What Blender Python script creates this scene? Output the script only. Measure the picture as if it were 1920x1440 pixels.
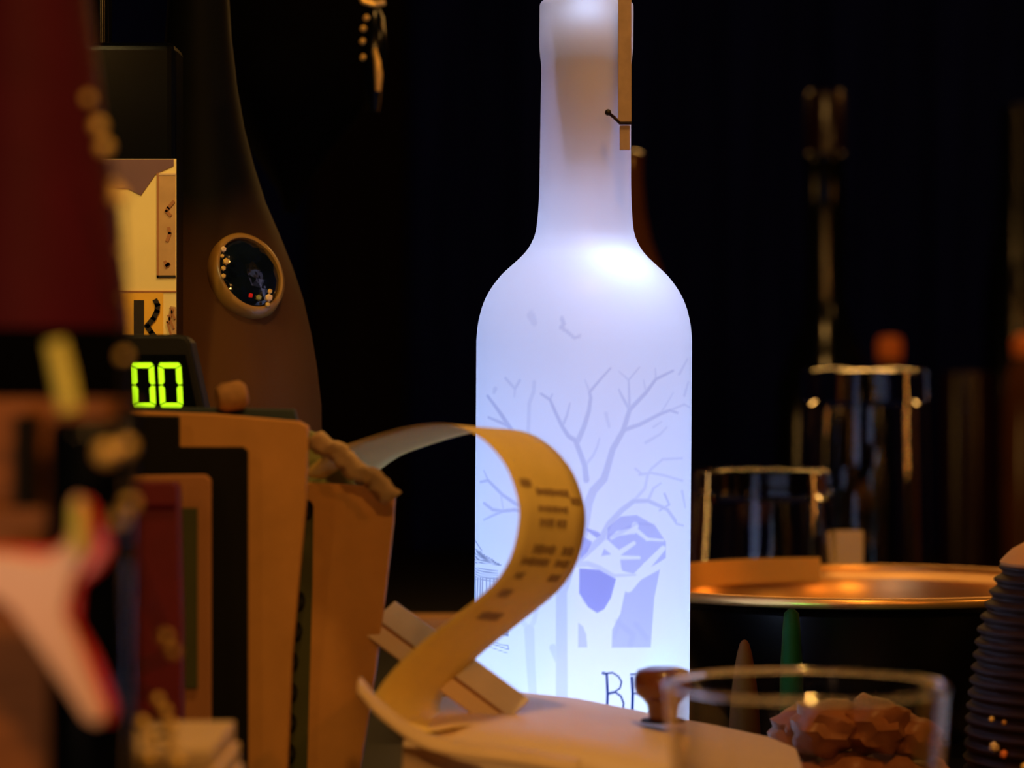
import bpy, bmesh, math, random
import numpy as np
from mathutils import Vector, Matrix
random.seed(7)
for o in list(bpy.data.objects): bpy.data.objects.remove(o)
sc = bpy.context.scene
C = sc.collection
PI = math.pi
F = 5067.0                      # focal length in pixels of the 1920 wide frame (95 mm lens)
CAMZ = 0.15                     # lens height above the counter top

# ------------------------------------------------------------------ camera
cam_d = bpy.data.cameras.new('camera'); cam = bpy.data.objects.new('camera', cam_d); C.objects.link(cam)
cam.location = (0, 0, CAMZ); cam.rotation_euler = (PI/2, 0, 0)
cam_d.lens = 95; cam_d.sensor_width = 36; cam_d.clip_start = 0.02
cam_d.dof.use_dof = True; cam_d.dof.focus_distance = 1.0; cam_d.dof.aperture_fstop = 7.5
sc.camera = cam
# ------------------------------------------------------------------ world, view
w = bpy.data.worlds.new('world'); sc.world = w; w.use_nodes = True
w.node_tree.nodes['Background'].inputs[0].default_value = (0.25, 0.3, 1.0, 1)
w.node_tree.nodes['Background'].inputs[1].default_value = 0.004
sc.view_settings.view_transform = 'Standard'; sc.view_settings.look = 'None'
sc.view_settings.gamma = 1; sc.view_settings.exposure = 0; sc.view_settings.use_curve_mapping = False
sc.cycles.use_denoising = True
sc.cycles.max_bounces = 12; sc.cycles.transmission_bounces = 12; sc.cycles.transparent_max_bounces = 12
sc.cycles.caustics_reflective = False; sc.cycles.caustics_refractive = False
sc.cycles.sample_clamp_indirect = 4.0

def lamp(name, loc, power, col, radius=0.02, kind='POINT', size=(.1, .1), aim=None, spread=None):
    l = bpy.data.lights.new(name, kind); l.energy = power; l.color = col
    if kind == 'AREA':
        l.shape = 'RECTANGLE'; l.size, l.size_y = size
        if spread: l.spread = spread
    else: l.shadow_soft_size = radius
    o = bpy.data.objects.new(name, l); C.objects.link(o); o.location = loc
    if aim is not None:
        o.rotation_euler = (Vector(aim)-Vector(loc)).to_track_quat('-Z', 'Y').to_euler()
    return o
WARM = (1.0, 0.50, 0.12)
AMB = (1.0, 0.36, 0.06)
# tungsten bar lamps: one over the counter front right, smaller ones around the room, and added fill and glint lamps
lamp('warm_overhead_light', (0.10, 0.62, 0.95), 11.0, WARM, 0.03)
lamp('warm_overhead_light', (0.05, -0.10, 0.52), 6.5, (1.0, .46, .10), 0.03)  # added front fill above the lens for the upright papers
lamp('bar_bulb_light', (-0.35, 0.05, 0.45), 1.0, WARM, 0.018)
lamp('bar_bulb_light', (0.45, 0.15, 0.50), 2.4, AMB, 0.016)
lamp('bar_bulb_light', (0.75, 0.75, 0.62), 2.2, WARM, 0.016)
lamp('bar_bulb_light', (0.95, 1.9, 0.75), 2.5, AMB, 0.02)
lamp('shelf_spot_light', (-0.20, 0.74, 0.42), 1.7, (1, .68, .24), 0.01, kind='SPOT', aim=(-.14, .975, .19)).data.spot_size = math.radians(26)
lamp('star_fill_light', (-0.13, 0.36, 0.11), 0.30, (1, .60, .36), 0.012)  # added lamp brightening the star and beads at the left
lamp('receipt_fill_light', (-0.075, 0.72, 0.018), 0.11, (1, .42, .10), 0.008)  # added low fill for the receipt's underside and the notebook
lamp('glint_strip_light', (-0.46, 1.52, 0.13), 0.35, WARM, kind='AREA', size=(.025, .16), aim=(.12, 1.35, .1))  # added strip for streaks on the left of the upturned glasses
lamp('glint_strip_light', (0.62, 1.30, 0.16), 0.2, AMB, kind='AREA', size=(.02, .12), aim=(.15, 1.35, .1))  # added strip for glints along the right edges of the glasses
lamp('bowl_green_light', (0.047, 0.948, 0.032), 0.004, (0.1, 1.0, 0.25), kind='AREA', size=(.008, .03), aim=(.125, 1.07, .04), spread=math.radians(75))  # added green lamp, meant to reflect in the bowl's side
lamp('back_rim_light', (0.20, 2.05, 0.56), 1.2, WARM, kind='AREA', size=(.7, .04), aim=(.2, 1.35, .05))  # added lamp for rim light on bottles and gold in the glasses

# ------------------------------------------------------------------ helpers
def X(px, d): return (px-960)/F*d
def Z(py, d): return CAMZ+(720-py)/F*d
def S(n, d): return n/F*d
def P(px, py, d): return Vector((X(px, d), d, Z(py, d)))

def mat(name, col, rough=.5, metal=0, spec=.5, trans=0, ior=1.45, emit=None, es=0, noise=0, nscale=60, bump=0, bscale=80, coat=0, col2=None, stretch=None):
    m = bpy.data.materials.new(name); m.use_nodes = True
    nt = m.node_tree; b = nt.nodes['Principled BSDF']
    b.inputs['Base Color'].default_value = (*col, 1); b.inputs['Roughness'].default_value = rough
    b.inputs['Metallic'].default_value = metal; b.inputs['Specular IOR Level'].default_value = spec
    b.inputs['Transmission Weight'].default_value = trans; b.inputs['IOR'].default_value = ior
    b.inputs['Coat Weight'].default_value = coat
    if emit: b.inputs['Emission Color'].default_value = (*emit, 1); b.inputs['Emission Strength'].default_value = es
    if noise or bump:
        tc = nt.nodes.new('ShaderNodeTexCoord'); vec = tc.outputs['Object']
        if stretch:
            mp = nt.nodes.new('ShaderNodeMapping'); mp.inputs['Scale'].default_value = stretch
            nt.links.new(vec, mp.inputs['Vector']); vec = mp.outputs['Vector']
        n = nt.nodes.new('ShaderNodeTexNoise'); n.inputs['Scale'].default_value = nscale; n.inputs['Detail'].default_value = 5
        nt.links.new(vec, n.inputs['Vector'])
        if noise:
            r = nt.nodes.new('ShaderNodeValToRGB')
            c2 = col2 or tuple(c*(1-noise) for c in col)
            r.color_ramp.elements[0].color = (*c2, 1); r.color_ramp.elements[1].color = (*col, 1)
            r.color_ramp.elements[0].position = .3; r.color_ramp.elements[1].position = .7
            nt.links.new(n.outputs['Fac'], r.inputs['Fac']); nt.links.new(r.outputs['Color'], b.inputs['Base Color'])
        if bump:
            n2 = nt.nodes.new('ShaderNodeTexNoise'); n2.inputs['Scale'].default_value = bscale
            nt.links.new(vec, n2.inputs['Vector'])
            bp = nt.nodes.new('ShaderNodeBump'); bp.inputs['Strength'].default_value = bump; bp.inputs['Distance'].default_value = .002
            nt.links.new(n2.outputs['Fac'], bp.inputs['Height']); nt.links.new(bp.outputs['Normal'], b.inputs['Normal'])
    return m

M = dict(
 wall=mat('dark_wall', (.006, .010, .11), .9, spec=.03, noise=.6, nscale=8, stretch=(6, 6, .4), bump=.3),
 wallred=mat('dark_red_wood', (.006, .003, .003), .8, spec=.08, noise=.6, nscale=8, stretch=(6, 6, .4)),
 counter=mat('dark_counter', (.005, .004, .0035), .45, spec=.25, noise=.5, nscale=20, stretch=(.5, 6, 1)),
 darkglass=mat('black_glass', (.002, .003, .005), .16, spec=.35, noise=.4, nscale=30),
 blackplastic=mat('black_plastic', (.003, .003, .003), .5, spec=.25, bump=.1),
 stone=mat('brown_bottle_glaze', (.065, .028, .007), .45, spec=.22, noise=.55, nscale=16, bump=.25, bscale=22),
 ringm=mat('glossy_ochre_rim', (.30, .17, .04), .3, noise=.2),
 foil=mat('dark_foil', (.006, .007, .009), .5, spec=.2, noise=.3),
 matteblack=mat('matte_black_glass', (.002, .002, .003), .85, spec=.02, noise=.3),
 gem=mat('dark_blue_crystal', (.004, .008, .016), .06, spec=.9, noise=.5, nscale=90, bump=.55, bscale=110, coat=.6),
 gold=mat('brass_and_glints', (1.0, .68, .20), .38, metal=.4, noise=.2, nscale=300),
 copper=mat('copper_bowl', (.95, .50, .15), .30, metal=.75, noise=.15, nscale=40, bump=.12, bscale=30),
 bowlout=mat('dark_steel_bowl', (.12, .11, .10), .24, metal=1, noise=.3, nscale=30, bump=.05),
 glass=mat('clear_glass', (1, .97, .92), .02, trans=1, ior=1.45, noise=.02, nscale=50),
 paper=mat('receipt_paper', (.94, .74, .25), .75, spec=.2, noise=.06, nscale=120),
 ink=mat('faded_ink', (.45, .30, .15), .8, noise=.4, nscale=600),
 cream=mat('cream_card', (.80, .60, .38), .7, noise=.1, nscale=90),
 tan=mat('tan_card', (.62, .31, .09), .75, noise=.15, nscale=70, bump=.08),
 tan2=mat('brown_card', (.42, .19, .08), .75, noise=.15, nscale=70),
 black=mat('black_card', (.004, .004, .005), .7, spec=.2, noise=.3, nscale=70),
 green=mat('dark_green_card', (.065, .075, .025), .7, noise=.2, nscale=60),
 blue=mat('dark_blue_card', (.02, .045, .06), .5, noise=.2, nscale=60),
 maroon=mat('maroon_cover', (.16, .006, .02), .5, noise=.3, nscale=40),
 red=mat('red_label', (.075, .002, .013), .6, spec=.15, noise=.3, nscale=30),
 wood=mat('orange_wood', (.42, .15, .035), .6, noise=.5, nscale=30, stretch=(1, 1, 8)),
 band=mat('gold_band', (1.0, .58, .12), .34, metal=.45, noise=.15, nscale=40, bump=.15, bscale=30),
 greengleam=mat('dark_green_reflection', (.004, .035, .010), .6, spec=.1, noise=.5, nscale=60),
 ambergleam=mat('amber_brown_reflection', (.08, .022, .005), .7, spec=.1, noise=.3, nscale=60),
 cork=mat('dark_cork', (.17, .05, .022), .36, noise=.35, nscale=150, coat=.5),
 corkt=mat('tan_cork', (.45, .24, .09), .8, noise=.4, nscale=200),
 steel=mat('brushed_steel', (.85, .80, .88), .42, metal=.25, noise=.08, nscale=100),
 white=mat('pale_plastic', (.84, .66, .50), .5, noise=.04, nscale=60),
 yellow=mat('yellow_straw', (.85, .80, .16), .45, noise=.1, nscale=60),
 pink=mat('pale_pink_plastic', (.95, .60, .46), .35, noise=.08, nscale=40),
 redp=mat('red_plastic', (.75, .02, .015), .3, noise=.2, nscale=60),
 wrap=mat('brown_wrapper', (.42, .16, .06), .42, noise=.4, nscale=80, bump=.4, bscale=120),
 labcream=mat('cream_label', (.95, .80, .36), .6, noise=.06, nscale=60),
 labtan=mat('tan_print', (.60, .38, .18), .6, noise=.2, nscale=120),
 labyel=mat('yellow_label', (.95, .55, .06), .5, noise=.12, nscale=60),
 labpur=mat('purple_tone', (.19, .10, .13), .6, noise=.15, nscale=60),
 inkblk=mat('black_ink', (.012, .008, .008), .5, noise=.3, nscale=200),
 inkblue=mat('blue_ink', (.01, .03, .10), .5, noise=.3, nscale=200),
 brownbottle=mat('amber_bottle_glass', (.10, .035, .012), .14, spec=.6, noise=.3, nscale=30),
 orangecap=mat('orange_glint', (.85, .22, .05), .4, noise=.2, nscale=60),
 plumbottle=mat('plum_bottle_glass', (.012, .002, .008), .25, noise=.3, nscale=30),
 digit=mat('green_digit', (.1, .2, .0), .5, emit=(.52, 1.0, .008), es=1.25, noise=.01),
 ridge=mat('ribbed_brown_glass', (.022, .009, .003), .55, spec=.2, noise=.3, nscale=60, bump=.1),
 tag=mat('tag_paper', (.50, .36, .27), .7, noise=.2, nscale=200),
 olive=mat('olive_plastic', (.30, .33, .12), .3, noise=.3, nscale=80),
 tiles=mat('floor_dark', (.01, .01, .01), .6, noise=.3, nscale=5),
)

tg = bpy.data.materials.new('thin_clear_glass'); tg.use_nodes = True; nt = tg.node_tree; nt.nodes.clear()
o_ = nt.nodes.new('ShaderNodeOutputMaterial'); t_ = nt.nodes.new('ShaderNodeBsdfTransparent'); t_.inputs[0].default_value = (.95, .93, .91, 1)
g_ = nt.nodes.new('ShaderNodeBsdfGlossy'); g_.inputs['Roughness'].default_value = .05; g_.inputs['Color'].default_value = (1, .95, .85, 1)
lw_ = nt.nodes.new('ShaderNodeLayerWeight'); p5 = nt.nodes.new('ShaderNodeMath'); p5.operation = 'POWER'; p5.inputs[1].default_value = 3.2
nt.links.new(lw_.outputs['Facing'], p5.inputs[0]); f_ = nt.nodes.new('ShaderNodeMath'); f_.operation = 'MULTIPLY_ADD'; f_.inputs[1].default_value = .75; f_.inputs[2].default_value = .05
nt.links.new(p5.outputs[0], f_.inputs[0]); x_ = nt.nodes.new('ShaderNodeMixShader')
nt.links.new(f_.outputs[0], x_.inputs[0]); nt.links.new(t_.outputs[0], x_.inputs[1]); nt.links.new(g_.outputs[0], x_.inputs[2]); nt.links.new(x_.outputs[0], o_.inputs[0])
M['thin'] = tg

# the tapered bottle's colour by height: nearly black at the neck, brown on the belly
gm0 = mat('dark_to_brown_body', (.075, .032, .008), .55, spec=.06, bump=.25, bscale=22); nt = gm0.node_tree
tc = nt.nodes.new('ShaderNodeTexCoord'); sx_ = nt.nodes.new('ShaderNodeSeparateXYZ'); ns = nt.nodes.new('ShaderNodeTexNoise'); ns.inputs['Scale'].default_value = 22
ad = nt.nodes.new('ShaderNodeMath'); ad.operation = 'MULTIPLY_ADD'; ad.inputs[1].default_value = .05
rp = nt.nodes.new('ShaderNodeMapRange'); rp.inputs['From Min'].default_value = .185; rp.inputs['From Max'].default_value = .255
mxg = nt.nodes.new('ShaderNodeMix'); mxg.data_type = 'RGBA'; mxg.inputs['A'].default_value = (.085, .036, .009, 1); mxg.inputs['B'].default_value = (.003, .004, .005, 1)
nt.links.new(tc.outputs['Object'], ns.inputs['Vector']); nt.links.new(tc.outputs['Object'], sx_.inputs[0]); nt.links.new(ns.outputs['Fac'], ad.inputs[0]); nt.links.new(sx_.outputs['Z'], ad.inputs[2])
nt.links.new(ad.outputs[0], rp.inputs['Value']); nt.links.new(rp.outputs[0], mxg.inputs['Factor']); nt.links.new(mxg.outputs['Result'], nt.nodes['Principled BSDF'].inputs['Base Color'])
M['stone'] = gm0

def link(name, me, m, parent=None, smooth=False):
    ob = bpy.data.objects.new(name, me); C.objects.link(ob)
    if m is not None: me.materials.append(m)
    if smooth:
        for p in me.polygons: p.use_smooth = True
    if parent is not None: ob.parent = parent
    return ob
def obj(name, bm, m, parent=None, smooth=False, bevel=0, sharp=None):
    me = bpy.data.meshes.new(name)
    bmesh.ops.recalc_face_normals(bm, faces=bm.faces[:])
    bm.to_mesh(me); bm.free()
    ob = link(name, me, m, parent, smooth)
    if bevel:
        b = ob.modifiers.new('bevel', 'BEVEL'); b.width = bevel; b.segments = 3
    if smooth:
        try: me.set_sharp_from_angle(angle=sharp or math.radians(50))
        except Exception: pass
    return ob
def tag(o, label, cat, group=None, kind=None):
    o['label'] = label; o['category'] = cat
    if group: o['group'] = group
    if kind: o['kind'] = kind
    return o
def thing(name, label, cat, loc=(0, 0, 0), group=None, rot=(0, 0, 0)):
    o = bpy.data.objects.new(name, None); C.objects.link(o); o.location = loc; o.rotation_euler = rot
    o.empty_display_size = .01
    return tag(o, label, cat, group)
def box(bm, x0, x1, y0, y1, z0, z1):
    r = bmesh.ops.create_cube(bm, size=1)
    for v in r['verts']:
        v.co = Vector(((x0+x1)/2+v.co.x*(x1-x0), (y0+y1)/2+v.co.y*(y1-y0), (z0+z1)/2+v.co.z*(z1-z0)))
    return r['verts']
def boxo(name, dims, m, parent=None, bevel=0):
    bm = bmesh.new(); box(bm, *dims); return obj(name, bm, m, parent, bevel=bevel)
def lathe(prof, seg=64, closed=False):
    bm = bmesh.new(); rings = []
    for r, z in prof:
        if r < 1e-6: rings.append([bm.verts.new((0, 0, z))])
        else: rings.append([bm.verts.new((r*math.cos(2*PI*i/seg), r*math.sin(2*PI*i/seg), z)) for i in range(seg)])
    n = len(rings)
    for k in range(n if closed else n-1):
        a, b = rings[k], rings[(k+1) % n]
        for i in range(seg):
            j = (i+1) % seg
            if len(a) == 1 and len(b) == 1: continue
            if len(a) == 1: bm.faces.new((a[0], b[j], b[i]))
            elif len(b) == 1: bm.faces.new((a[i], a[j], b[0]))
            else: bm.faces.new((a[i], a[j], b[j], b[i]))
    return bm
def tube(bm, pts, r, seg=10, cap=True):
    pts = [Vector(p) for p in pts]; rs = r if isinstance(r, (list, tuple)) else [r]*len(pts); rings = []
    up = Vector((0.12, 1, 0.07)).normalized()
    for i, p in enumerate(pts):
        t = (pts[min(i+1, len(pts)-1)]-pts[max(i-1, 0)]).normalized()
        s = t.cross(up)
        if s.length < 1e-3: s = t.cross(Vector((1, 0, 0)))
        s.normalize(); u = s.cross(t)
        rings.append([bm.verts.new(p+(s*math.cos(2*PI*k/seg)+u*math.sin(2*PI*k/seg))*rs[i]) for k in range(seg)])
    for a, b in zip(rings, rings[1:]):
        for k in range(seg): bm.faces.new((a[k], a[(k+1) % seg], b[(k+1) % seg], b[k]))
    if cap: bm.faces.new(rings[0]); bm.faces.new(rings[-1])
def crom(pts, n=10):
    """Catmull-Rom through the points"""
    pts = [Vector(p) for p in pts]; out = []
    q = [pts[0]*2-pts[1]]+pts+[pts[-1]*2-pts[-2]]
    for i in range(1, len(q)-2):
        for k in range(n):
            t = k/n
            out.append(.5*((2*q[i])+(q[i+1]-q[i-1])*t+(2*q[i-1]-5*q[i]+4*q[i+1]-q[i+2])*t*t+(3*q[i]-q[i-1]-3*q[i+1]+q[i+2])*t**3))
    out.append(pts[-1]); return out
def poly_extrude(pts, t, axis='y'):
    """closed outline in x,z extruded along +y by t"""
    bm = bmesh.new(); a = [bm.verts.new((x, 0, z)) for x, z in pts]; b = [bm.verts.new((x, t, z)) for x, z in pts]
    bm.faces.new(a); bm.faces.new(b[::-1]); n = len(pts)
    for i in range(n): bm.faces.new((a[i], b[i], b[(i+1) % n], a[(i+1) % n]))
    return bm
def stroke_mesh(strokes, wpx, t=.0002):
    """flat strokes (lists of x,z) as thin ribbons facing -y, widths in metres"""
    bm = bmesh.new()
    for s in strokes:
        for (x0, z0), (x1, z1) in zip(s, s[1:]):
            d = Vector((x1-x0, z1-z0)); L = d.length
            if L < 1e-7: continue
            n = Vector((-d.y, d.x))/L*wpx/2; e = d/L*wpx*.3
            q = [(x0-e.x+n.x, z0-e.y+n.y), (x1+e.x+n.x, z1+e.y+n.y), (x1+e.x-n.x, z1+e.y-n.y), (x0-e.x-n.x, z0-e.y-n.y)]
            a = [bm.verts.new((x, 0, z)) for x, z in q]; b = [bm.verts.new((x, t, z)) for x, z in q]
            bm.faces.new(a); bm.faces.new(b[::-1])
            for i in range(4): bm.faces.new((a[i], b[i], b[(i+1) % 4], a[(i+1) % 4]))
    return bm

# ================================================================== room
def struct(o): o['kind'] = 'structure'; return o
wb = bpy.data.objects.new('wall_back', None); C.objects.link(wb); wb.location = (0, 2.6, -0.9); struct(wb)
boxo('backing', (-1.3, 1.3, .02, .06, 0, 2.6), M['wall'], wb)
bmp = bmesh.new(); box(bmp, -.048, .048, 0, .018, 0, 2.6); plank0 = obj('plank', bmp, M['wall'], wb, bevel=.003)
bmp = bmesh.new(); box(bmp, -.048, .048, 0, .018, 0, 2.6); plankr = obj('plank', bmp, M['wallred'], wb, bevel=.003)
plank0.location.x = -1.25; plankr.location.x = -.12
for i in range(1, 26):
    x = -1.25+i*.1
    if abs(x+.15) < .051: plankr.location.x = x; continue
    p = plank0.copy(); C.objects.link(p); p.location.x = x; p.location.y = random.uniform(-.003, .003)
struct(boxo('floor', (-1.3, 1.3, -.6, 2.66, -.94, -.90), M['tiles']))
struct(boxo('wall_left', (-1.36, -1.30, -.6, 2.66, -.9, 1.7), M['wall']))
struct(boxo('wall_right', (1.30, 1.36, -.6, 2.66, -.9, 1.7), M['wall']))
ct = thing('bar_counter', 'dark lacquered bar counter running under all the bottles and glasses', 'counter', (0, 0, -.9))
boxo('worktop', (-1.1, 1.1, .25, 2.45, .86, .90), M['counter'], ct, bevel=.004)
boxo('body', (-1.05, 1.05, .35, 2.40, 0, .86), M['counter'], ct)

# ================================================================== the lit bottle
BD = 1.0; k = BD/F
CXB = 1094
bot = thing('glowing_bottle', 'frosted bottle glowing pale blue with bare winter trees drawn on it, centre', 'bottle', (X(1089, BD), BD, 0), rot=(0, math.radians(.42), 0))
ybase = 720+CAMZ/BD*F            # image row of the counter at this depth (1480)
prof = [(0, ybase-6), (150, ybase-3), (180, ybase), (196, ybase-6), (202, ybase-20)]
body_rows = list(np.arange(ybase-30, 640, -2.2))
prof += [(202, y) for y in body_rows]
sh = [(202, 640), (200.5, 620), (197.5, 600), (190, 572), (177, 545), (157, 518), (135, 497), (119, 482), (107, 468), (98, 452), (93, 438), (90, 420), (87.5, 390), (86, 350), (85.5, 300), (85, 240), (84.5, 180), (84, 130), (87, 100), (88, 80), (88, 50), (88, 20), (87, 8), (80, 2), (66, 0)]
shv = crom([(r, y, 0) for r, y in sh], 5)
prof += [(v.x, v.y) for v in shv]
R_ = np.array([p[0] for p in prof]); Y_ = np.array([p[1] for p in prof])
th = np.concatenate([np.linspace(-92, 92, 400), np.linspace(92, 268, 46)[1:-1]])*PI/180
NR, NC = len(prof), len(th)
RR, TT = np.meshgrid(R_, th, indexing='ij'); YY = np.repeat(Y_[:, None], NC, 1)
co = np.stack([RR*np.sin(TT)*k, -RR*np.cos(TT)*k, (ybase-YY)*k], -1).reshape(-1, 3)
ii, jj = np.meshgrid(np.arange(NR-1), np.arange(NC), indexing='ij'); j2 = (jj+1) % NC
faces = np.stack([ii*NC+jj, ii*NC+j2, (ii+1)*NC+j2, (ii+1)*NC+jj], -1).reshape(-1, 4)
me = bpy.data.meshes.new('glass_shell'); me.vertices.add(len(co)); me.vertices.foreach_set('co', co.ravel())
me.loops.add(faces.size); me.loops.foreach_set('vertex_index', faces.ravel().astype(np.int32))
me.polygons.add(len(faces)); me.polygons.foreach_set('loop_start', np.arange(0, faces.size, 4, dtype=np.int32))
me.polygons.foreach_set('loop_total', np.full(len(faces), 4, dtype=np.int32)); me.update(calc_edges=True); me.validate()
# ---- the drawing printed on the glass: soft grey-lilac trees, a lilac window scene, blue house sketch
dep = BD-RR*k*np.cos(TT); U = 960+(CXB-960+RR*np.sin(TT))*BD/dep   # where each point of the curved front face is seen
YB_ = YY; YY = 720+(YY-720)*BD/dep; front = np.cos(TT) > 0
def dist_seg(ax, ay, bx, by):
    dx, dy = bx-ax, by-ay; L2 = dx*dx+dy*dy+1e-9
    t = np.clip(((U-ax)*dx+(YY-ay)*dy)/L2, 0, 1)
    return np.hypot(U-(ax+t*dx), YY-(ay+t*dy)), t
ink = np.zeros_like(U); lil = np.zeros_like(U); blu = np.zeros_like(U)
def stroke(arr, pts, w0, w1=None, a=1.0, op='max', soft=2.0):
    w1 = w1 or w0; n = len(pts)-1
    for i in range(n):
        (ax, ay), (bx, by) = pts[i], pts[i+1]
        dd, t = dist_seg(ax, ay, bx, by)
        ww = (w0+(w1-w0)*(i+t)/n)/2
        v = np.clip((ww-dd)/soft+.5, 0, 1)*front*a
        if op == 'max': np.maximum(arr, v, out=arr)
        else: np.multiply(arr, 1-v, out=arr)
def blob(arr, pts, a=1.0, soft=2.5):
    inside = np.zeros(U.shape, bool); dmin = np.full(U.shape, 1e9); n = len(pts)
    for i in range(n):
        (ax, ay), (bx, by) = pts[i], pts[(i+1) % n]
        dd, _ = dist_seg(ax, ay, bx, by); dmin = np.minimum(dmin, dd)
        cond = ((ay > YY) != (by > YY)) & (U < (bx-ax)*(YY-ay)/((by-ay) or 1e-9)+ax); inside ^= cond
    sd = np.where(inside, dmin, -dmin); v = np.clip(sd/soft+.5, 0, 1)*front*a
    np.maximum(arr, v, out=arr)
T = [  # (points, start width, end width, strength)
 ([(1057, 1310), (1055, 1110), (1075, 1050), (1095, 1000), (1104, 943), (1113, 920), (1133, 898), (1138, 882), (1149, 842), (1169, 806), (1180, 768), (1211, 735), (1229, 710), (1261, 694)], 22, 4, .62),
 ([(1180, 764), (1179, 735), (1178, 712), (1198, 688)], 5, 2, .5), ([(1180, 768), (1164, 739), (1160, 730)], 6, 3, .5),
 ([(1169, 806), (1200, 795), (1238, 775), (1256, 768), (1270, 773)], 8, 4, .6), ([(1256, 768), (1283, 757), (1292, 762)], 4, 3, .4),
 ([(1100, 900), (1097, 873), (1079, 826), (1066, 818), (1054, 800), (1041, 773), (1031, 750), (1014, 739)], 11, 4, .7),
 ([(1031, 750), (1035, 740)], 4, 3, .5), ([(1054, 800), (1063, 779), (1068, 757)], 6, 3, .5),
 ([(1084, 826), (1095, 800), (1104, 770), (1107, 746), (1105, 735), (1126, 710), (1144, 690)], 10, 3, .6),
 ([(1105, 735), (1096, 712)], 5, 2, .35), ([(1097, 873), (1112, 855), (1120, 838), (1124, 822)], 6, 3, .35),
 ([(1178, 712), (1160, 696)], 4, 2, .35), ([(1211, 735), (1206, 712)], 4, 2, .35), ([(1229, 710), (1228, 690)], 4, 2, .35), ([(1238, 775), (1252, 752), (1262, 735)], 4, 2, .3),
 ([(1060, 1062), (1090, 1046), (1129, 1010), (1144, 981), (1167, 956), (1189, 939), (1216, 938), (1252, 954), (1268, 975)], 15, 5, .62),
 ([(1129, 1010), (1160, 1001), (1193, 981), (1227, 983)], 10, 4, .4), ([(1216, 938), (1226, 915), (1240, 905)], 6, 3, .4),
 ([(1070, 1059), (1104, 1057), (1126, 1064), (1153, 1079), (1193, 1077)], 12, 4, .5),
 ([(1189, 939), (1210, 915), (1215, 890), (1222, 878), (1243, 860), (1279, 858)], 6, 4, .35), ([(1211, 829), (1238, 813), (1250, 800)], 6, 3, .3),
 ([(1247, 925), (1256, 945), (1238, 956)], 4, 3, .7), ([(1256, 960), (1270, 981), (1282, 984)], 5, 3, .6), ([(1280, 920), (1286, 950)], 5, 3, .4),
 ([(1200, 889), (1222, 886), (1245, 890), (1280, 900)], 5, 4, .4), ([(1192, 878), (1204, 888)], 4, 4, .4),
 ([(902, 905), (916, 902), (943, 929), (967, 945), (1000, 960)], 4, 8, .8), ([(916, 902), (908, 884)], 4, 2, .6),
 ([(909, 945), (925, 957), (943, 959.5), (967, 957), (1000, 965)], 5, 7, .8), ([(943, 960), (925, 968), (909, 976)], 5, 3, .7), ([(940, 929), (945, 958)], 3, 3, .4),
 ([(914, 744), (927, 761), (940, 779), (954, 800), (975, 830)], 5, 9, .75), ([(916, 784), (938, 793), (954, 800)], 4, 7, .7),
 ([(947, 710), (965, 730), (974, 714)], 5, 5, .4), ([(965, 730), (964, 745)], 5, 3, .3), ([(1001, 717), (1000, 735), (992, 757), (990, 830)], 7, 7, .3), ([(928, 730), (926, 737)], 8, 6, .35),
 ([(970, 1150), (982, 1166), (995, 1181)], 8, 10, .3), ([(1009, 1140), (1004, 1165), (995, 1181)], 8, 10, .3), ([(995, 1181), (998, 1240), (1003, 1310)], 19, 15, .42),
 ([(1040, 1215), (1050, 1240)], 14, 12, .5),
 ([(1052, 598), (1056, 608), (1050, 614), (1062, 622), (1076, 634), (1086, 630)], 8, 5, .45), ([(994, 592), (1000, 606)], 16, 12, .25),
 ([(1273, 700), (1288, 672)], 5, 3, .35), ([(1283, 740), (1290, 715)], 5, 3, .35), ([(1225, 800), (1240, 790)], 4, 3, .3), ([(1136, 775), (1142, 800)], 7, 5, .3),
]
for pts, a, b, s in T: stroke(ink, pts, a, b, s, soft=3)
blob(lil, [(1088, 1066), (1125, 1068), (1157, 1085), (1148, 1120), (1135, 1142), (1122, 1149), (1105, 1138), (1088, 1112)], 1.0)
blob(lil, [(1178, 1092), (1240, 1062), (1229, 1120), (1223, 1213), (1150, 1214), (1151, 1180), (1166, 1150), (1172, 1120)], .62)
blob(lil, [(1087, 1168), (1096, 1175), (1102, 1190), (1104, 1214), (1087, 1214)], .5)
blob(lil, [(1094, 1002), (1103, 988), (1120, 993), (1128, 1003), (1112, 1015), (1103, 1035), (1090, 1048)], .8)
blob(lil, [(1140, 990), (1165, 968), (1195, 965), (1230, 985), (1250, 1015), (1250, 1045), (1235, 1055), (1200, 1078), (1170, 1070), (1150, 1050), (1128, 1045), (1140, 1015)], .6)
for pts, a, b in [([(1095, 998), (1120, 1015)], 13, 11), ([(1105, 985), (1135, 995)], 12, 12), ([(1135, 1018), (1155, 1035), (1162, 1078)], 17, 14), ([(1112, 1052), (1150, 1045), (1190, 1018)], 15, 8),
                  ([(1155, 1045), (1200, 1045)], 9, 6), ([(1148, 1008), (1160, 1000), (1190, 994), (1192, 985)], 7, 14), ([(1180, 1100), (1215, 1060), (1245, 1027)], 20, 10), ([(1190, 1085), (1250, 1055)], 16, 10),
                  ([(1190, 990), (1215, 1010), (1245, 1012)], 9, 4)]:
    stroke(lil, pts, a, b, 1.0, op='cut', soft=3)
for pts, a, s in [([(1095, 1100), (1120, 1108), (1140, 1090)], 10, .25), ([(1100, 1125), (1130, 1122)], 12, .25), ([(1160, 1165), (1190, 1190), (1185, 1208)], 10, .3), ([(1195, 1170), (1215, 1195)], 10, .3), ([(1155, 1195), (1165, 1165)], 6, .3)]:
    stroke(ink, pts, a, a, s, soft=6)
rr = random.Random(3)
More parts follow.
